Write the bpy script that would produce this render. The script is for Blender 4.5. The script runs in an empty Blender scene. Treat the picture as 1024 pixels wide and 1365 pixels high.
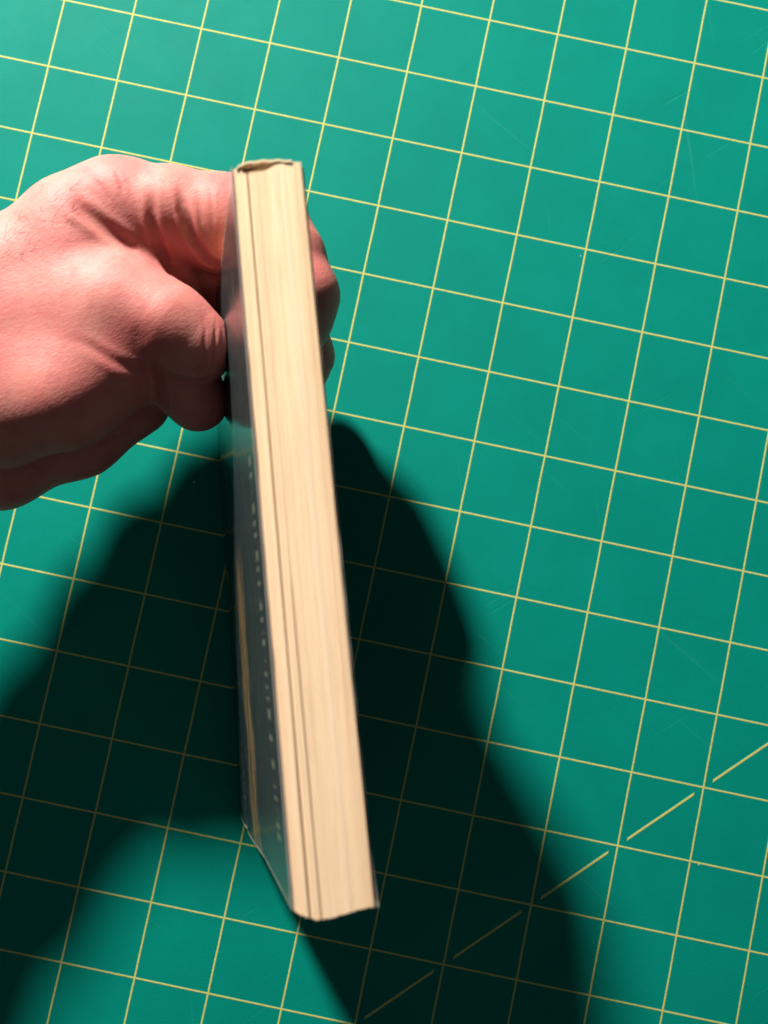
import bpy, math, random
import numpy as np
from mathutils import Vector, Matrix

IN = 0.0254                      # the mat's grid squares are one inch
random.seed(4); rng = np.random.default_rng(7)
scene = bpy.context.scene
C0 = bpy.data.collections.new("close_up"); scene.collection.children.link(C0)

# ------------------------------------------------------------------ camera
RC = np.array([[0.9785192098711156, 0.20589343878721555, 0.010394603291044325],
               [-0.20614640137643586, 0.976752847739695, 0.0588008131911184],
               [0.001953743265753389, -0.059680535325736785, 0.9982156162826169]])
CC = np.array([-0.006060088896809906, -7.904310224939943, 11.380412987385714])
FPX = 1100.0
cam_d = bpy.data.cameras.new("camera"); cam = bpy.data.objects.new("camera", cam_d)
C0.objects.link(cam)
m = Matrix.Identity(4)
for i in range(3):
    for j in range(3): m[i][j] = RC[j][i]
    m[i][3] = CC[i] * IN
cam.matrix_world = m
cam_d.sensor_fit = 'VERTICAL'; cam_d.sensor_height = 36.0
cam_d.lens = 36.0 * FPX / 1365.0
cam_d.clip_start = 0.01; cam_d.clip_end = 20.0
cam_d.dof.use_dof = True; cam_d.dof.focus_distance = 10.3 * IN; cam_d.dof.aperture_fstop = 9.0
scene.camera = cam

# ------------------------------------------------------------------ dim room light and the one lamp
scene.view_settings.view_transform = 'Standard'; scene.view_settings.look = 'None'
scene.view_settings.gamma = 1.0; scene.view_settings.exposure = 0.0
w = bpy.data.worlds.new("World"); scene.world = w; w.use_nodes = True
w.node_tree.nodes['Background'].inputs[0].default_value = (0.90, 0.95, 0.92, 1)
w.node_tree.nodes['Background'].inputs[1].default_value = 0.066

def at(px, py, h):
    """photo pixel (1024x1365) and height above the mat -> point in inches"""
    d = RC.T @ np.array([(px - 512) / FPX, -(py - 682.5) / FPX, -1.0])
    t = (h - CC[2]) / d[2]
    return CC + t * d

LAMP_DIST = 54.0
a0 = at(812, 1212, 0); a1 = at(403, 214, 4.05)        # the book's far top corner and its shadow give the lamp's direction
lp = a0 + (a1 - a0) / np.linalg.norm(a1 - a0) * LAMP_DIST
ldat = bpy.data.lights.new("desk_lamp", 'POINT'); lamp = bpy.data.objects.new("desk_lamp", ldat)
C0.objects.link(lamp); lamp.location = Vector(lp * IN)
ldat.shadow_soft_size = 2.3 * IN; ldat.energy = 190.0; ldat.color = (1.0, 0.93, 0.83)

# ------------------------------------------------------------------ helpers
def tag(o, label=None, cat=None, group=None, kind=None):
    for k, v in (("label", label), ("category", cat), ("group", group), ("kind", kind)):
        if v: o[k] = v
    return o

def mesh_obj(name, verts, faces, mat, parent=None, smooth=False, scale=IN):
    me = bpy.data.meshes.new(name)
    v = np.asarray(verts, float) * scale
    me.from_pydata(v.tolist(), [], [tuple(map(int, f)) for f in faces])
    me.materials.append(mat)
    if smooth: me.polygons.foreach_set("use_smooth", np.ones(len(me.polygons), bool))
    me.update()
    o = bpy.data.objects.new(name, me); C0.objects.link(o)
    if parent: o.parent = parent
    return o

def quad_mesh(name, verts, quads):
    me = bpy.data.meshes.new(name)
    n, k = len(verts), len(quads)
    me.vertices.add(n); me.vertices.foreach_set("co", np.asarray(verts, np.float32).ravel())
    me.loops.add(k * 4); me.loops.foreach_set("vertex_index", np.asarray(quads, np.int32).ravel())
    me.polygons.add(k); me.polygons.foreach_set("loop_start", np.arange(0, k * 4, 4, dtype=np.int32))
    me.polygons.foreach_set("loop_total", np.full(k, 4, np.int32))
    me.polygons.foreach_set("use_smooth", np.ones(k, bool))
    me.update(calc_edges=True); me.validate()
    return me

class NT:
    """small shader-graph writer"""
    def __init__(s, name):
        s.m = bpy.data.materials.new(name); s.m.use_nodes = True
        s.t = s.m.node_tree; s.n = s.t.nodes; s.b = s.n['Principled BSDF']
    def put(s, sock, v):
        if isinstance(v, bpy.types.NodeSocket): s.t.links.new(v, sock)
        else: sock.default_value = v
    def node(s, typ, out=0, props=None, **ins):
        n = s.n.new(typ)
        for k, v in (props or {}).items(): setattr(n, k, v)
        for k, v in ins.items():
            key = int(k[1:]) if k[0] == '_' else k.replace('__', ' ')
            s.put(n.inputs[key], v)
        return n.outputs[out]
    def math(s, op, a, b=0.0, c=0.0):
        n = s.n.new('ShaderNodeMath'); n.operation = op
        s.put(n.inputs[0], a); s.put(n.inputs[1], b); s.put(n.inputs[2], c); return n.outputs[0]
    def mix(s, f, a, b, blend='MIX'):
        n = s.n.new('ShaderNodeMix'); n.data_type = 'RGBA'; n.blend_type = blend
        s.put(n.inputs[0], f); s.put(n.inputs[6], a); s.put(n.inputs[7], b); return n.outputs[2]
    def ramp(s, f, lo, hi, a=0.0, b=1.0):
        n = s.n.new('ShaderNodeMapRange'); n.interpolation_type = 'SMOOTHSTEP'
        s.put(n.inputs[0], f); s.put(n.inputs[1], lo); s.put(n.inputs[2], hi)
        s.put(n.inputs[3], a); s.put(n.inputs[4], b); return n.outputs[0]
    def noise(s, vec, scale, detail=2.0, rough=0.5, dist=0.0, color=False):
        n = s.n.new('ShaderNodeTexNoise'); s.put(n.inputs['Vector'], vec)
        n.inputs['Scale'].default_value = scale; n.inputs['Detail'].default_value = detail
        n.inputs['Roughness'].default_value = rough; n.inputs['Distortion'].default_value = dist
        return n.outputs[1 if color else 0]
    def mapping(s, vec, loc=(0, 0, 0), rot=(0, 0, 0), sc=(1, 1, 1)):
        if rot != (0, 0, 0) and sc != (1, 1, 1):          # turn first, then stretch
            return s.mapping(s.mapping(vec, rot=rot), loc=loc, sc=sc)
        n = s.n.new('ShaderNodeMapping'); s.put(n.inputs[0], vec)
        n.inputs[1].default_value = loc; n.inputs[2].default_value = rot; n.inputs[3].default_value = sc
        return n.outputs[0]
    def bump(s, h, strength, dist, nrm=None):
        n = s.n.new('ShaderNodeBump'); s.put(n.inputs['Height'], h)
        n.inputs['Strength'].default_value = strength; n.inputs['Distance'].default_value = dist
        if nrm: s.put(n.inputs['Normal'], nrm)
        return n.outputs[0]
    def coords(s, which='Object'):
        return s.n.new('ShaderNodeTexCoord').outputs[which]
    def out(s, color=None, rough=None, normal=None, spec=None, **kw):
        if color is not None: s.put(s.b.inputs['Base Color'], color)
        if rough is not None: s.put(s.b.inputs['Roughness'], rough)
        if normal is not None: s.put(s.b.inputs['Normal'], normal)
        if spec is not None: s.put(s.b.inputs['Specular IOR Level'], spec)
        for k, v in kw.items(): s.put(s.b.inputs[k.replace('__', ' ')], v)
        return s.m

# ------------------------------------------------------------------ cutting mat
def mat_material():
    g = NT("mat_vinyl")
    co = g.mapping(g.coords(), sc=(1 / IN,) * 3)          # inches
    wob = g.noise(co, 1.3, 2.0)
    sep = g.n.new('ShaderNodeSeparateXYZ'); g.put(sep.inputs[0], co)
    x = g.math('ADD', sep.outputs[0], g.math('MULTIPLY', g.math('SUBTRACT', wob, 0.5), 0.012)); y = sep.outputs[1]
    edge = g.noise(co, 60.0, 2.0)
    def line(v, hw):
        f = g.math('ABSOLUTE', g.math('SUBTRACT', g.math('FRACT', g.math('ADD', v, 0.5)), 0.5))
        f = g.math('ADD', f, g.math('MULTIPLY', g.math('SUBTRACT', edge, 0.5), 0.010))
        return g.ramp(f, hw - 0.004, hw + 0.004, 1.0, 0.0)
    ink = g.math('MAXIMUM', line(x, 0.0118), line(y, 0.0118))
    dd = g.math('ABSOLUTE', g.math('MULTIPLY', g.math('SUBTRACT', g.math('SUBTRACT', x, y), 15.0), 0.7071))
    dd = g.math('ADD', dd, g.math('MULTIPLY', g.math('SUBTRACT', edge, 0.5), 0.008))
    fx = g.math('ABSOLUTE', g.math('SUBTRACT', g.math('FRACT', x), 0.5))
    dash = g.math('MULTIPLY', g.ramp(dd, 0.012, 0.020, 1.0, 0.0), g.ramp(fx, 0.385, 0.395, 1.0, 0.0))
    ink = g.math('MAXIMUM', ink, dash)
    # worn ink, fine cuts, pale specks
    wear = g.ramp(g.noise(co, 14.0, 6.0, 0.7), 0.30, 0.62, 0.80, 1.0)
    ink = g.math('MULTIPLY', ink, wear)
    big = g.ramp(g.noise(co, 0.7, 5.0, 0.65), 0.3, 0.7)
    fine = g.noise(co, 90.0, 3.0, 0.7)
    base = g.mix(big, (0.0002, 0.200, 0.160, 1), (0.0003, 0.230, 0.184, 1))
    base = g.mix(g.math('MULTIPLY', fine, 0.6), base, (0.0002, 0.162, 0.130, 1))
    scr = None
    for k, (rz, sx, sy, th) in enumerate(((0.5, 0.22, 9.0, 0.70), (-0.75, 0.30, 12.0, 0.72), (1.25, 0.18, 8.0, 0.72), (2.2, 0.35, 14.0, 0.74))):
        v = g.mapping(co, loc=(k * 7.1, k * 3.3, 0), rot=(0, 0, rz), sc=(sx, sy, 1))
        q = g.ramp(g.noise(v, 1.4, 2.0, 0.5, 0.25), th - 0.04, th + 0.08)
        scr = q if scr is None else g.math('MAXIMUM', scr, q)
    scr = g.math('MULTIPLY', scr, g.ramp(g.noise(co, 0.45, 2.0), 0.38, 0.60))
    base = g.mix(g.math('MULTIPLY', scr, 0.16), base, (0.05, 0.30, 0.25, 1))
    vo = g.n.new('ShaderNodeTexVoronoi'); g.put(vo.inputs['Vector'], co); vo.inputs['Scale'].default_value = 1.5
    hsh = g.n.new('ShaderNodeSeparateColor'); g.put(hsh.inputs[0], vo.outputs['Color'])
    spk = g.math('MULTIPLY', g.ramp(vo.outputs['Distance'], 0.012, 0.030, 1.0, 0.0), g.ramp(hsh.outputs[0], 0.52, 0.55))
    base = g.mix(g.math('MULTIPLY', spk, 0.6), base, (0.62, 0.68, 0.55, 1))
    col = g.mix(ink, base, (0.49, 0.50, 0.155, 1))
    h = g.math('ADD', g.math('MULTIPLY', g.noise(co, 55.0, 4.0, 0.6), 0.6), g.math('MULTIPLY', ink, 0.5))
    h = g.math('SUBTRACT', h, g.math('MULTIPLY', scr, 0.35))
    nrm = g.bump(h, 0.5, 0.0003)
    rough = g.math('ADD', 0.56, g.math('MULTIPLY', g.noise(co, 2.5, 4.0), 0.14))
    return g.out(col, rough, nrm, spec=0.06)

M_MAT = mat_material()
def slab(name, x0, x1, y0, y1, z0, z1, mat):
    v = [(x0, y0, z0), (x1, y0, z0), (x1, y1, z0), (x0, y1, z0), (x0, y0, z1), (x1, y0, z1), (x1, y1, z1), (x0, y1, z1)]
    return mesh_obj(name, v, [(3, 2, 1, 0), (4, 5, 6, 7), (0, 1, 5, 4), (1, 2, 6, 5), (2, 3, 7, 6), (3, 0, 4, 7)], mat)
cm = slab("cutting_mat", -17.5, 18.5, -20.5, 3.5, -0.11, 0.0, M_MAT)
tag(cm, "green self-healing cutting mat with a yellow one-inch grid and dashed diagonal", "cutting mat")
gt = NT("table_wood")
tc = gt.mapping(gt.coords(), sc=(1 / IN, 12 / IN, 1 / IN))
M_TABLE = gt.out(gt.mix(gt.noise(tc, 0.4, 5.0, 0.6), (0.16, 0.10, 0.06, 1), (0.26, 0.17, 0.10, 1)), 0.5)
tag(slab("table_top", -32, 32, -34, 18, -1.2, -0.114, M_TABLE), kind="structure")

# ------------------------------------------------------------------ book
TL, TR = at(311, 226, 4.05), at(403, 214, 4.05)
BL, BR = at(392, 1215, 4.05), at(501, 1208, 4.05)
ST, SB = at(284, 455, 0.06), at(322, 1087, 0.06)
tw = 0.98
STR, SBR = ST + (TR - TL) * tw, SB + (BR - BL) * 0.90
def bk(s, t, u):
    """book space: s head->tail, t left cover->right cover, u fore edge->spine"""
    s, t, u = (np.asarray(q, float)[..., None] for q in (s, t, u))
    fore = (TL * (1 - t) + TR * t) * (1 - s) + (BL * (1 - t) + BR * t) * s
    spin = (ST * (1 - t) + STR * t) * (1 - s) + (SB * (1 - t) + SBR * t) * s
    p = fore * (1 - u) + spin * u
    # paperback is a little dished: covers bow in mid-depth near the head
    return p
def plane(a, b, c, inside):
    n = np.cross(b - a, c - a); n /= np.linalg.norm(n)
    if np.dot(inside - a, n) > 0: n = -n
    return n, float(np.dot(n, a))
bc = bk(0.5, 0.5, 0.5)
BOOK_PL = [plane(TL, ST, bk(0.5, 0, 0.5), bc), plane(TR, STR, bk(0.5, 1, 0.5), bc), plane(TL, TR, ST, bc), plane(TL, TR, BL, bc)]

gp = NT("page_paper")
pt = gp.n.new('ShaderNodeAttribute'); pt.attribute_name = "tone"
uvp = gp.coords('UV')
st = gp.noise(gp.mapping(uvp, sc=(2.5, 55.0, 1)), 3.0, 3.0, 0.6)
foxing = gp.noise(gp.mapping(uvp, sc=(9.0, 6.0, 1)), 1.0, 4.0, 0.6)
pc = gp.mix(gp.ramp(st, 0.35, 0.7), (0.84, 0.665, 0.455, 1), (0.82, 0.64, 0.43, 1))
pc = gp.mix(gp.math('MULTIPLY', gp.ramp(foxing, 0.5, 0.75), 0.30), pc, (0.76, 0.52, 0.35, 1))
pc = gp.mix(1.0, pc, pt.outputs['Color'], 'MULTIPLY')
M_PAGE = gp.out(pc, 0.85, spec=0.2)

def cover_material(front):
    g = NT("front_cover_print" if front else "back_cover_print")
    uv = g.coords('UV'); sep = g.n.new('ShaderNodeSeparateXYZ'); g.put(sep.inputs[0], uv)
    s, u = sep.outputs[0], sep.outputs[1]
    n1 = g.noise(g.mapping(uv, sc=(14, 10, 1)), 1.0, 4.0, 0.6)
    base = g.mix(n1, (0.010, 0.014, 0.018, 1), (0.026, 0.040, 0.048, 1))
    if front:
        base = g.mix(g.ramp(u, 0.75, 0.25, 0.0, 0.9), base, (0.050, 0.064, 0.066, 1))  # paler towards fore edge: lighter print, with the mat's reflection painted in
        wav = g.math('MULTIPLY', g.math('SUBTRACT', g.noise(g.mapping(uv, sc=(7, 0.1, 1)), 1.0, 3.0), 0.5), 0.16)
        ub = g.math('ABSOLUTE', g.math('SUBTRACT', g.math('ADD', u, wav), 0.545))
        band = g.math('MULTIPLY', g.ramp(ub, 0.045, 0.085, 1.0, 0.0), g.ramp(s, 0.46, 0.56))
        gold = g.mix(g.ramp(g.noise(g.mapping(uv, sc=(3, 60, 1)), 1.0, 4.0), 0.35, 0.65), (0.30, 0.15, 0.045, 1), (0.52, 0.36, 0.14, 1))
        band = g.math('MULTIPLY', band, g.ramp(g.noise(g.mapping(uv, sc=(12, 40, 1)), 1.0, 5.0, 0.7), 0.32, 0.58, 0.08, 0.40))
        base = g.mix(band, base, gold)
        # a row of pale title lettering seen almost edge-on
        ul = g.math('ABSOLUTE', g.math('SUBTRACT', u, 0.115))
        row = g.ramp(ul, 0.016, 0.028, 1.0, 0.0)
        let = g.ramp(g.noise(g.mapping(uv, sc=(58, 0.01, 1)), 1.0, 1.5, 0.5), 0.50, 0.56)
        row = g.math('MULTIPLY', g.math('MULTIPLY', row, let), g.math('MULTIPLY', g.ramp(s, 0.36, 0.37), g.ramp(s, 0.92, 0.93, 1.0, 0.0)))
        base = g.mix(g.math('MULTIPLY', row, 0.35), base, (0.55, 0.56, 0.42, 1))
    # worn pale edges and creases
    ew = g.math('MAXIMUM', g.ramp(u, 0.012, 0.002), g.math('MAXIMUM', g.ramp(s, 0.006, 0.001), g.ramp(s, 0.993, 0.998)))
    ew = g.math('MULTIPLY', ew, g.ramp(g.noise(g.mapping(uv, sc=(60, 60, 1)), 1.0, 4.0, 0.7), 0.35, 0.6))
    hin = g.math('MULTIPLY', g.ramp(g.math('ABSOLUTE', g.math('SUBTRACT', u, 0.80)), 0.004, 0.010, 1.0, 0.0),
                 g.ramp(g.noise(g.mapping(uv, sc=(90, 30, 1)), 1.0, 5.0, 0.8), 0.50, 0.66))
    base = g.mix(g.math('MULTIPLY', g.math('MAXIMUM', ew, hin), 0.7), base, (0.55, 0.52, 0.46, 1))
    base = g.mix(g.ramp(u, 0.0155, 0.010), base, (0.26, 0.23, 0.22, 1))
    rough = g.ramp(g.noise(g.mapping(uv, sc=(20, 30, 1)), 1.0, 4.0), 0.3, 0.8, 0.10, 0.26)
    nrm = g.bump(g.noise(g.mapping(uv, sc=(60, 10, 1)), 1.0, 3.0), 0.18, 0.0004)
    return g.out(base, rough, nrm, spec=0.6)
M_FRONT, M_BACK = cover_material(True), cover_material(False)

def set_uv(me, vals):
    uvl = me.uv_layers.new(name="UVMap"); idx = np.zeros(len(me.loops), np.int32)
    me.loops.foreach_get("vertex_index", idx)
    uvl.data.foreach_set("uv", np.asarray(vals, np.float32)[idx].ravel())

book = bpy.data.objects.new("paperback_book", None); C0.objects.link(book)
book.location = Vector(bk(0.5, 0.5, 1.0) * IN)
tag(book, "dark-covered paperback standing on its spine, yellowed page edges towards the viewer, gripped by the hand", "book")
bpy.context.view_layer.update()
def child(o):
    o.parent = book; o.matrix_parent_inverse = Matrix.Translation(-book.location); return o

def smooth_noise(n, octs, seed):
    r = np.random.default_rng(seed); x = np.linspace(0, 1, n); y = np.zeros(n)
    for f, a in octs:
        y += a * np.interp(x * f, np.arange(f + 2), r.uniform(-1, 1, f + 2))
    return y
def sstep(a, b, x):
    q = np.clip((x - a) / (b - a), 0, 1); return q * q * (3 - 2 * q)

# leaves: every leaf is a thin sheet with its own fore edge
NL, NS = 150, 44
ss = np.linspace(0, 1, NS)
V, F, T, UV = [], [], [], []
pitch = 1.0 / NL
glob = smooth_noise(NS, ((4, 0.010), (9, 0.003)), 3)
leafh = smooth_noise(NL, ((10, 0.0016), (30, 0.0008)), 12)
for i in range(NL):
    t = 0.012 + 0.976 * (i + 0.5) / NL
    # head and tail trim differ from leaf to leaf (inches)
    eh = -0.015 + 0.058 * sstep(0.09, 0.15, t) * (1 - sstep(0.42, 0.72, t)) + 0.012 * sstep(0.7, 0.9, t) + rng.uniform(-1, 1) * 0.004
    et = -0.02 * sstep(0, .1, t) - 0.070 * sstep(-0.05, 0.32, t) + 0.080 * sstep(0.25, 1.0, t) + rng.uniform(-1, 1) * 0.007
    s0, s1 = eh / 6.58, 1 - et / 6.58
    sl = s0 + (s1 - s0) * ss
    lat = (0.006 * np.sin(ss * 5 + t * 4)) * np.sin(math.pi * t)
    # the two opened gaps in the block
    g1 = math.exp(-((t - 0.205) / 0.013) ** 2) * (0.30 + 0.25 * np.sin(2 + ss * 3) ** 2)
    g2 = math.exp(-((t - 0.335) / 0.0075) ** 2) * 0.40 * sstep(0.48, 0.72, ss)
    g3 = math.exp(-((t - 0.72) / 0.012) ** 2) * 0.012
    drop = np.clip(0.013 + leafh[i] + abs(rng.normal()) * 0.0014 + glob * 0.4 + g1 * 0.11 + g2 * 0.12, 0.0, 1)
    drop = drop + smooth_noise(NS, ((7, 0.0016), (22, 0.0010)), 100 + i)
    drop = drop + 0.02 * (abs(t - 0.5) * 2) ** 6                      # worn arrises
    u0 = np.clip(drop / 4.07, 0, 1)
    hw = 0.47 * pitch
    base = len(V)
    for tt, uu in ((t - hw, u0), (t + hw, u0), (t + hw, np.full(NS, 0.985)), (t - hw, np.full(NS, 0.985))):
        V.append(bk(sl, np.full(NS, tt) + lat, uu))
    tone = 1.0 + rng.normal() * 0.026
    k = np.array([tone, tone, tone])
    if rng.random() < 0.10: k *= np.array([0.94, 0.92, 0.92])
    if 0.64 < t < 0.74: k *= 1 - np.array([0.06, 0.04, -0.02]) * (1 - abs(t - 0.69) / 0.05)
    k *= 1 - np.array([0.02, 0.05, 0.08]) * sstep(0.70, 0.95, t)
    k *= 1 - np.array([0.24, 0.36, 0.44]) * (math.exp(-((t - 0.205) / 0.013) ** 2) + 0.55 * math.exp(-((t - 0.335) / 0.012) ** 2) + 0.34 * math.exp(-((t - 0.255) / 0.008) ** 2) + 0.28 * math.exp(-((t - 0.055) / 0.006) ** 2) + 0.16 * math.exp(-((t - 0.11) / 0.006) ** 2) + 0.20 * math.exp(-((t - 0.45) / 0.01) ** 2) + 0.24 * math.exp(-((t - 0.84) / 0.012) ** 2) + 0.2 * math.exp(-((t - 0.965) / 0.012) ** 2))  # shade of the two gaps put into the leaf colour, plus brown paper bands
    if t < 0.10: k *= np.array([0.98, 0.95, 0.94])
    kk = np.tile(np.r_[k, 1.0], (4 * NS, 1)); kk[:, 1] *= 1 - 0.035 * np.tile(ss, 4); kk[:, 2] *= 1 - 0.03 * np.tile(ss, 4); nick = (smooth_noise(NS, ((36, 1.0),), 400 + i // 4) > 0.45) * (ss < 0.16) * (0.22 if t > 0.965 or t < 0.03 else 0.0); kk[:, :3] *= 1 - np.tile(nick, 4)[:, None] * np.array([0.8, 1.0, 1.2]); T.append(kk)
    UV.append(np.c_[np.tile(sl, 4), np.full(4 * NS, t)])
    o = i * 4 * NS
    for j in range(NS - 1):
        for c in range(4):
            d = (c + 1) % 4
            F.append((o + c * NS + j, o + c * NS + j + 1, o + d * NS + j + 1, o + d * NS + j))
    F.append((o, o + NS, o + 2 * NS, o + 3 * NS)); F.append((o + 3 * NS + NS - 1, o + 2 * NS + NS - 1, o + NS + NS - 1, o + NS - 1))
V = np.concatenate(V); T = np.concatenate(T); UV = np.concatenate(UV)
pb = mesh_obj("page_block", V, F, M_PAGE); child(pb); tag(pb, kind="stuff")
def tone_attr(me, T):
    a = me.color_attributes.new("tone", 'FLOAT_COLOR', 'POINT'); a.data.foreach_set("color", T.astype(np.float32).ravel())
tone_attr(pb.data, T); set_uv(pb.data, UV)

# the bent first leaves that leave a hollow at the head
def sheet(name, tfun, sfun, u_a, u_b, mat, n=26, nu=6, thick=0.007, tone=1.0):
    q = np.linspace(0, 1, n); uu = np.linspace(u_a, u_b, nu)
    A = []
    for side in (0, 1):
        for b in uu:
            A.append(bk((sfun(q) + side * thick) / 6.58, tfun(q), np.full(n, b)))
    A = np.concatenate(A); F = []
    o = n * nu
    for b in range(nu - 1):
        for j in range(n - 1):
            F.append((b * n + j, b * n + j + 1, (b + 1) * n + j + 1, (b + 1) * n + j))
            F.append((o + b * n + j, o + (b + 1) * n + j, o + (b + 1) * n + j + 1, o + b * n + j + 1))
    for j in range(n - 1): F.append((j, o + j, o + j + 1, j + 1))
    for b in range(nu - 1):
        F.append((b * n, (b + 1) * n, o + (b + 1) * n, o + b * n)); e = n - 1
        F.append((b * n + e, o + b * n + e, o + (b + 1) * n + e, (b + 1) * n + e))
    ob = mesh_obj(name, A, F, mat, smooth=False); child(ob)
    tone_attr(ob.data, np.tile([tone, tone, tone, 1], (len(A), 1))); set_uv(ob.data, np.tile([0.3, 0.3], (len(A), 1)))
    return ob
sheet("bent_leaf", lambda q: 0.05 + 0.80 * q, lambda q: -0.012 - 0.042 * np.sin(math.pi * q ** 0.6) ** 0.7 + 0.004 * np.sin(q * 23), 0.000, 0.30, M_PAGE, thick=0.016)
sheet("bent_leaf", lambda q: 0.13 + 0.45 * q, lambda q: 0.004 - 0.020 * q + 0.008 * np.sin(q * 7), 0.012, 0.30, M_PAGE, thick=0.006, tone=0.9)

# covers and spine
def cover(name, tside, mat, s_a, s_b, u_a, u_b, out):
    n, k = 90, 26
    S, U = np.meshgrid(np.linspace(s_a, s_b, n), np.linspace(u_a, u_b, k))
    jag = smooth_noise(k, ((6, 0.0010), (20, 0.0008)), 21) - (0.005 * np.exp(-np.linspace(0, 1, k) * 9) if out < 0 else 0)
    S = S + jag[:, None] * ((1 - S) ** 12 + S ** 12 * 0.4)
    wear = smooth_noise(n, ((30, 0.0012), (9, 0.001)), 9 if out < 0 else 10)
    U = U + wear[None, :] * (1 - (U - u_a) / (u_b - u_a))
    bow = 0.030 * np.sin(np.clip((U - 0.45) / 0.55, 0, 1) * math.pi) - 0.010 * np.sin(U * math.pi) \
        + 0.006 * np.sin(S * 9 + 1) * np.sin(U * math.pi) + 0.020 * np.exp(-((U - .8) / .03) ** 2) * -1
    off = np.clip(bow, -0.012, None) + (0.020 * sstep(0.92, 1.0, S) * (1 - U) if out > 0 else 0)
    A = []
    for lay in (0.004, 0.016):
        A.append(bk(S, tside + out * (lay + off) / 0.66, U).reshape(-1, 3))
    A = np.concatenate(A); o = n * k; F = []
    for b in range(k - 1):
        for j in range(n - 1):
            q = (b * n + j, b * n + j + 1, (b + 1) * n + j + 1, (b + 1) * n + j)
            F.append(q); F.append(tuple(o + x for x in q[::-1]))
    for j in range(n - 1):
        F.append((j, o + j, o + j + 1, j + 1)); e = (k - 1) * n
        F.append((e + j, e + j + 1, o + e + j + 1, o + e + j))
    for b in range(k - 1):
        F.append((b * n, (b + 1) * n, o + (b + 1) * n, o + b * n)); e = n - 1
        F.append((b * n + e, o + b * n + e, o + (b + 1) * n + e, (b + 1) * n + e))
    ob = mesh_obj(name, A, F, mat, smooth=False); child(ob)
    set_uv(ob.data, np.tile(np.c_[S.ravel(), U.ravel()], (2, 1)))
    return ob
cover("front_cover", 0.0, M_FRONT, -0.002, 1.001, 0.004, 1.0, -1)
cover("back_cover", 1.0, M_BACK, 0.004, 1.003, 0.012, 1.0, 1)
# spine: a shallow rolled strip closing the two covers
n, k = 40, 12
S, Tt = np.meshgrid(np.linspace(-0.002, 1.002, n), np.linspace(-0.02, 1.02, k))
A = []
for lay in (0.990, 1.0):
    U = lay + 0.012 * np.sin(np.clip(Tt, 0, 1) * math.pi)
    A.append(bk(S, Tt, U).reshape(-1, 3))
A = np.concatenate(A); A[:, 2] = np.maximum(A[:, 2], 0.006); o = n * k; F = []
for b in range(k - 1):
    for j in range(n - 1):
        q = (b * n + j, b * n + j + 1, (b + 1) * n + j + 1, (b + 1) * n + j)
        F.append(q); F.append(tuple(o + x for x in q[::-1]))
for j in range(n - 1):
    F.append((j, o + j, o + j + 1, j + 1)); e = (k - 1) * n
    F.append((e + j, e + j + 1, o + e + j + 1, o + e + j))
sp = mesh_obj("spine", A, F, M_BACK); child(sp); set_uv(sp.data, np.tile(np.c_[S.ravel(), 0.3 + 0.2 * Tt.ravel()], (2, 1)))

# ------------------------------------------------------------------ hand and forearm: one continuous surface from a distance field
def chain_sdf(P, pts, k=0.06):
    d = None
    for (a, ra), (b, rb) in zip(pts[:-1], pts[1:]):
        ab = b - a; L = ab @ ab
        h = np.clip(((P - a) @ ab) / L, 0, 1)
        q = np.linalg.norm(P - a - h[:, None] * ab, axis=1) - (ra + (rb - ra) * h)
        d = q if d is None else smin(d, q, k)
    return d
def smin(a, b, k):
    h = np.maximum(k - np.abs(a - b), 0) / k
    return np.minimum(a, b) - h * h * k * 0.25
def C_(*pts): return [(at(x, y, h), r) for x, y, h, r in pts]

PALM = [  # (chain, blend)
    (C_((-560, 477, 3.53, 0.62), (-350, 486, 2.75, 0.47), (-240, 479, 2.5, 0.46), (-110, 380, 2.32, 0.46), (10, 362, 2.04, 0.52), (100, 305, 1.98, 0.54), (160, 280, 1.94, 0.58)), 0.5),  # back of the hand to the index knuckle
    (C_((-560, 545, 3.53, 0.62), (-350, 544, 2.75, 0.47), (-240, 535, 2.5, 0.46), (-110, 434, 2.32, 0.46), (0, 430, 2.04, 0.55), (110, 385, 2.02, 0.54), (150, 360, 1.89, 0.48)), 0.6),  # 
    (C_((-560, 613, 3.53, 0.62), (-350, 603, 2.75, 0.47), (-240, 591, 2.5, 0.46), (-110, 487, 2.32, 0.46), (0, 492, 2.11, 0.56), (110, 452, 2.15, 0.57)), 0.5),  # thumb root
    (C_((-560, 681, 3.53, 0.62), (-350, 662, 2.75, 0.47), (-240, 647, 2.5, 0.46), (-110, 540, 2.32, 0.46), (0, 550, 2.14, 0.57), (85, 528, 2.24, 0.55), (150, 492, 2.20, 0.53)), 0.35),  # thenar mound
    (C_((-560, 749, 3.28, 0.62), (-350, 720, 2.5, 0.47), (-240, 703, 2.25, 0.46), (-110, 594, 2.07, 0.46), (0, 620, 1.42, 0.49), (105, 582, 1.38, 0.45), (178, 533, 1.38, 0.45)), 0.04),  # heel of the palm
]
THUMB = C_((70, 435, 2.00, 0.66), (165, 418, 2.12, 0.62), (222, 440, 2.22, 0.50), (258, 462, 2.16, 0.445))
THUMB2 = C_((232, 488, 1.98, 0.42), (250, 515, 1.80, 0.38), (263, 534, 1.70, 0.365))
INDEX = C_((150, 284, 1.96, 0.54), (228, 286, 2.00, 0.52), (300, 299, 1.95, 0.54), (360, 310, 1.96, 0.47), (384, 342, 2.05, 0.41), (402, 394, 2.10, 0.415), (397, 424, 2.0, 0.38), (388, 458, 1.9, 0.33))
FOLD = C_((182, 268, 2.04, 0.42), (206, 320, 1.86, 0.41), (235, 400, 1.62, 0.38))
FOLD0 = C_((150, 276, 2.02, 0.44), (170, 320, 1.92, 0.42), (190, 370, 1.82, 0.42))
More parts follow.
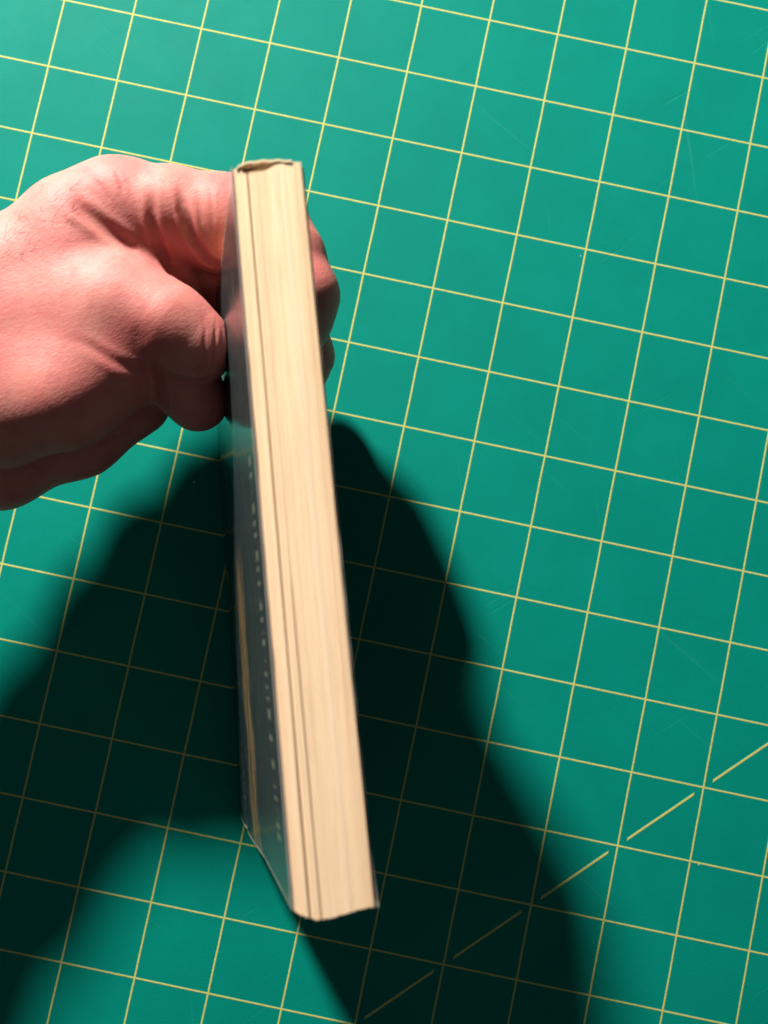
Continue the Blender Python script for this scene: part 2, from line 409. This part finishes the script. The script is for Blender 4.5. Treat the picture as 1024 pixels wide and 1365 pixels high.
MIDDLE = C_((110, 370, 1.85, 0.42), (255, 362, 1.42, 0.41), (335, 372, 1.30, 0.40), (390, 415, 1.30, 0.37), (404, 474, 1.30, 0.37), (392, 512, 1.28, 0.30))
LOWER = C_((120, 420, 1.75, 0.42), (255, 395, 1.30, 0.38), (345, 415, 1.05, 0.36), (398, 455, 0.88, 0.33), (407, 488, 0.75, 0.31), (400, 514, 0.68, 0.27))
CREASES = [  # (photo points, depth, width) in inches
    ([(88, 250), (105, 276), (135, 300), (165, 322), (196, 348)], 0.040, 0.060),
    ([(198, 250), (203, 290), (214, 330), (228, 372)], 0.055, 0.045),
    ([(238, 240), (243, 280), (258, 318), (278, 346), (306, 360)], 0.075, 0.045),
    ([(88, 446), (120, 462), (152, 482), (180, 493), (204, 490)], 0.013, 0.045),
    ([(288, 420), (287, 450), (283, 476), (280, 500)], 0.016, 0.018),
    ([(206, 490), (235, 504), (268, 508), (296, 500)], 0.030, 0.035),
    ([(262, 246), (266, 270), (268, 300), (276, 325)], 0.008, 0.022),
    ([(278, 240), (282, 262), (283, 292), (287, 322)], 0.007, 0.022),
    ([(226, 262), (230, 285), (238, 312)], 0.008, 0.022),
    ([(270, 418), (274, 440), (272, 470), (266, 492)], 0.007, 0.020),
    ([(296, 432), (297, 452), (294, 482)], 0.007, 0.018),
    ([(120, 232), (135, 250), (148, 272)], 0.007, 0.024),
    ([(150, 222), (160, 240), (166, 262)], 0.007, 0.024),
    ([(198, 478), (208, 490), (213, 508), (217, 528), (222, 550)], 0.055, 0.040),
]
LUMPS = [((150, 400), 0.03, 0.45), ((194, 448), -0.012, 0.13)]

def hand_raw(P):
    d = None
    for ch, k in PALM:
        q = chain_sdf(P, ch, 0.25); d = q if d is None else smin(d, q, k)
    f = chain_sdf(P, INDEX, 0.12)
    f = smin(f, chain_sdf(P, MIDDLE, 0.1), 0.05)
    f = smin(f, chain_sdf(P, LOWER, 0.1), 0.04)
    f = smin(f, chain_sdf(P, FOLD, 0.1), 0.07)
    f = smin(f, chain_sdf(P, FOLD0, 0.1), 0.12)
    d = smin(d, f, 0.16)
    th = smin(chain_sdf(P, THUMB, 0.2), chain_sdf(P, THUMB2, 0.1), 0.07)
    return smin(d, th, 0.20)
def book_cut(P):
    b = np.max(np.stack([P @ n_ - c_ for n_, c_ in BOOK_PL]), axis=0) - 0.018
    return -b
def shoot(px, py):
    """first point of the hand seen at that photo pixel"""
    d = RC.T @ np.array([(px - 512) / FPX, -(py - 682.5) / FPX, -1.0]); d /= np.linalg.norm(d)
    t = 6.5
    for _ in range(80):
        q = hand_raw((CC + t * d)[None])[0]; t += q * 0.8
        if abs(q) < 1e-3 or t > 13: break
    return CC + t * d
CR = []
for pts, dep, wid in CREASES:
    pts = np.array(pts, float)
    q = np.linspace(0, len(pts) - 1, len(pts) * 5)
    poly = np.c_[np.interp(q, range(len(pts)), pts[:, 0]), np.interp(q, range(len(pts)), pts[:, 1])]
    CR.append((np.array([shoot(*p) for p in poly]), dep, wid))
LU = [(shoot(*p), a, r) for p, a, r in LUMPS]
def crease_term(P):
    d = np.zeros(len(P))
    for poly, dep, wid in CR:
        lo, hi = poly.min(0) - 0.5, poly.max(0) + 0.5
        idx = np.where(np.all((P > lo) & (P < hi), axis=1))[0]
        if not len(idx): continue
        Q = P[idx]; best = np.full(len(Q), 9.0); tt = np.zeros(len(Q)); n_ = len(poly) - 1
        for i in range(n_):
            a, ab = poly[i], poly[i + 1] - poly[i]
            h = np.clip(((Q - a) @ ab) / (ab @ ab + 1e-9), 0, 1)
            r = np.linalg.norm(Q - a - h[:, None] * ab, axis=1)
            m_ = r < best; best[m_] = r[m_]; tt[m_] = (i + h[m_]) / n_
        taper = sstep(0, 0.45, np.minimum(tt * 1.0, (1 - tt) * 2))
        d[idx] += dep * taper * (np.exp(-(best / wid) ** 2) - 0.35 * np.exp(-((best - 2.2 * wid) / wid) ** 2))
    for c, a, r in LU:
        d -= a * np.exp(-(np.linalg.norm(P - c, axis=1) / r) ** 2)
    return d
def hand(P):
    d = hand_raw(P) + crease_term(P)
    return np.maximum(d, book_cut(P))

VX = 0.075
lo = np.array([-12.5, -13.0, -0.1]); hi = np.array([0.2, -2.2, 3.9])
N = np.ceil((hi - lo) / VX).astype(int)
ax = [lo[i] + VX * np.arange(N[i]) for i in range(3)]
G = np.stack(np.meshgrid(*ax, indexing='ij'), -1).reshape(-1, 3)
D = np.concatenate([hand(G[i:i + 400000]) for i in range(0, len(G), 400000)]).reshape(N)
# close the arm off beyond the frame
S_ = D < 0
cell = np.zeros(N - 1, int); acc = np.zeros(tuple(N - 1) + (3,)); 
base = np.stack(np.meshgrid(*[np.arange(n_ - 1) for n_ in N], indexing='ij'), -1)
for axis in range(3):
    o1, o2 = [a for a in range(3) if a != axis]
    for b1 in (0, 1):
        for b2 in (0, 1):
            off = [0, 0, 0]; off[o1] = b1; off[o2] = b2
            sl = tuple(slice(off[i], off[i] + N[i] - 1) for i in range(3))
            off2 = list(off); off2[axis] += 1
            sl2 = tuple(slice(off2[i], off2[i] + N[i] - 1) for i in range(3))
            da, db = D[sl], D[sl2]; x = (da < 0) != (db < 0)
            t = np.where(x, da / np.where(x, da - db, 1), 0)
            cell += x
            p = np.zeros(acc.shape); p[..., o1] = b1; p[..., o2] = b2; p[..., axis] = t
            acc += np.where(x[..., None], p, 0)
has = cell > 0
vid = np.full(cell.shape, -1); vid[has] = np.arange(has.sum())
HV = lo + VX * (base[has] + acc[has] / cell[has][:, None])
HQ = []
for axis in range(3):
    o1, o2 = [(1, 2), (2, 0), (0, 1)][axis]
    sl = [slice(None)] * 3; sl[axis] = slice(0, N[axis] - 1); sa = [slice(1, N[i] - 1) for i in range(3)]; sa[axis] = slice(0, N[axis] - 1)
    sb = list(sa); sb[axis] = slice(1, N[axis])
    A_, B_ = S_[tuple(sa)], S_[tuple(sb)]
    I = np.argwhere(A_ != B_); flip = A_[tuple(I.T)]
    I = I + 1; I[:, axis] -= 1
    e1 = np.zeros(3, int); e1[o1] = 1; e2 = np.zeros(3, int); e2[o2] = 1
    q = np.stack([vid[tuple((I - e1 - e2).T)], vid[tuple((I - e2).T)], vid[tuple(I.T)], vid[tuple((I - e1).T)]], 1)
    q[~flip] = q[~flip][:, ::-1]
    HQ.append(q)
HQ = np.concatenate(HQ); HQ = HQ[(HQ >= 0).all(1)]
def grad(P, e=0.004, f=None):
    f = f or hand
    g = np.stack([f(P + e * d) - f(P - e * d) for d in np.eye(3)], 1) / (2 * e)
    return g
def project(P, it=2):
    for _ in range(it):
        d = hand(P); g = grad(P); n2 = (g * g).sum(1) + 1e-6
        P = P - (np.clip(d, -0.05, 0.05) / n2)[:, None] * g * 0.9
    return P
def subdivide(V, Q):
    E = np.concatenate([Q[:, [i, (i + 1) % 4]] for i in range(4)]); Es = np.sort(E, 1)
    key = Es[:, 0].astype(np.int64) * (len(V) + 1) + Es[:, 1]
    uq, inv = np.unique(key, return_inverse=True)
    a, b = uq // (len(V) + 1), uq % (len(V) + 1)
    EV = (V[a] + V[b]) / 2; FV = V[Q].mean(1)
    k = len(Q); eid = len(V) + inv.reshape(4, k); fid = len(V) + len(EV) + np.arange(k)
    out = [np.stack([Q[:, i], eid[i], fid, eid[(i - 1) % 4]], 1) for i in range(4)]
    return np.concatenate([V, EV, FV]), np.concatenate(out)
HV = project(HV, 2)
HV, HQ = subdivide(HV, HQ); HV = project(HV, 1)
HV, HQ = subdivide(HV, HQ); HV = project(HV, 1)

def skin_material():
    g = NT("skin")
    co = g.mapping(g.coords(), sc=(1 / IN,) * 3)
    n1 = g.noise(co, 1.3, 3.0, 0.55); n2 = g.noise(co, 5.0, 4.0, 0.6)
    col = g.mix(g.ramp(n1, 0.35, 0.65), (0.56, 0.228, 0.200, 1), (0.55, 0.178, 0.164, 1))
    col = g.mix(g.math('MULTIPLY', g.ramp(n2, 0.50, 0.72), 0.55), col, (0.45, 0.120, 0.115, 1))
    n3 = g.noise(co, 9.0, 5.0, 0.65)
    col = g.mix(g.math('MULTIPLY', g.ramp(n3, 0.54, 0.72), 0.45), col, (0.50, 0.275, 0.190, 1))
    col = g.mix(g.math('MULTIPLY', g.ramp(g.noise(co, 34.0, 3.0, 0.6), 0.56, 0.70), 0.30), col, (0.36, 0.085, 0.080, 1))
    at_ = g.n.new('ShaderNodeAttribute'); at_.attribute_name = "blush"
    col = g.mix(at_.outputs['Fac'], col, (0.46, 0.095, 0.095, 1))
    # fine skin: stretched cells crossing the hand, pores
    v1 = g.n.new('ShaderNodeTexVoronoi'); v1.feature = 'DISTANCE_TO_EDGE'
    warp = g.node('ShaderNodeVectorMath', 0, {'operation': 'ADD'}, _0=co, _1=g.node('ShaderNodeVectorMath', 0, {'operation': 'SCALE'}, _0=g.noise(co, 7.0, 2.0, color=True), Scale=0.09))
    g.put(v1.inputs['Vector'], g.mapping(warp, rot=(0, 0, -0.75), sc=(6, 26, 14))); v1.inputs['Scale'].default_value = 1.0
    v2 = g.n.new('ShaderNodeTexVoronoi'); v2.feature = 'DISTANCE_TO_EDGE'
    g.put(v2.inputs['Vector'], g.mapping(warp, rot=(0, 0, -0.15), sc=(11, 40, 24))); v2.inputs['Scale'].default_value = 1.0
    h = g.math('ADD', g.math('MULTIPLY', g.ramp(v1.outputs[0], 0.0, 0.22), 0.8), g.math('MULTIPLY', g.ramp(v2.outputs[0], 0.0, 0.2), 0.45))
    h = g.math('ADD', h, g.math('MULTIPLY', g.noise(co, 40.0, 4.0, 0.6), 0.7))
    nrm = g.bump(h, 0.26, 0.00014)
    rough = g.math('ADD', 0.48, g.math('MULTIPLY', n2, 0.16))
    g.b.inputs['Subsurface Radius'].default_value = (1.0, 0.35, 0.2)
    g.b.inputs['Subsurface Scale'].default_value = 0.0034
    g.b.inputs['Subsurface Weight'].default_value = 0.75
    return g.out(col, rough, nrm, spec=0.30)
M_SKIN = skin_material()
me = quad_mesh("person", HV * IN, HQ); me.materials.append(M_SKIN)
bl = np.zeros(len(HV))
for p, r, a in (((95, 268), 0.35, 0.5), ((160, 215), 0.35, .45), ((195, 450), 0.35, 0.45), ((290, 240), 0.35, 0.5), ((255, 240), 0.3, 0.35), ((225, 350), 0.4, 0.35), ((285, 330), 0.3, 0.4), ((60, 330), 0.6, 0.3), ((170, 400), 0.2, 0.25)):
    c = shoot(*p); bl = np.maximum(bl, a * np.exp(-(np.linalg.norm(HV - c, axis=1) / r) ** 2))
for c in (at(425, 360, 2.1),): bl = np.maximum(bl, 0.40 * np.exp(-(np.linalg.norm(HV - c, axis=1) / 0.5) ** 2))
for poly, dep, wid in CR:
    for c in poly[::2]: bl = np.maximum(bl, 0.35 * np.exp(-(np.linalg.norm(HV - c, axis=1) / 0.10) ** 2))
ba = me.attributes.new("blush", 'FLOAT', 'POINT'); ba.data.foreach_set("value", bl.astype(np.float32))
person = bpy.data.objects.new("person", me); C0.objects.link(person)
tag(person, "bare hand reaching in from the left, pinching the top end of the paperback", "person")
print("hand verts", len(HV), "faces", len(HQ))

# a few fine dark hairs along the wrist side of the hand
hv, hf = [], []
mh = NT("hair"); M_HAIR = mh.out((0.10, 0.055, 0.04, 1), 0.5)
for i in range(46):
    px, py = random.uniform(2, 105), 0
    py = 318 - px * 0.62 + random.uniform(-14, 45)
    p = shoot(px, py); nrm_ = grad(p[None], f=hand_raw)[0]; nrm_ /= np.linalg.norm(nrm_) + 1e-9
    dirn = (at(px + 60, py - 40, p[2]) - at(px, py, p[2])); dirn /= np.linalg.norm(dirn)
    dirn = dirn * 0.9 + nrm_ * random.uniform(0.25, 0.5) + rng.normal(size=3) * 0.25
    L = random.uniform(0.10, 0.24); side = np.cross(dirn, nrm_); side /= np.linalg.norm(side) + 1e-9
    up = np.cross(side, dirn); up /= np.linalg.norm(up)
    b0 = len(hv)
    for q in range(5):
        f_ = q / 4; c_ = p + dirn * L * f_ - nrm_ * (0.25 * L * f_ * f_) ; rr = 0.0016 * (1 - 0.8 * f_)
        for a in range(3): hv.append(c_ + rr * (side * math.cos(a * 2.094) + up * math.sin(a * 2.094)))
    for q in range(4):
        for a in range(3):
            b_ = (a + 1) % 3; hf.append((b0 + q * 3 + a, b0 + q * 3 + b_, b0 + q * 3 + 3 + b_, b0 + q * 3 + 3 + a))
ho = mesh_obj("arm_hair", hv, hf, M_HAIR, parent=person); tag(ho, kind="stuff")
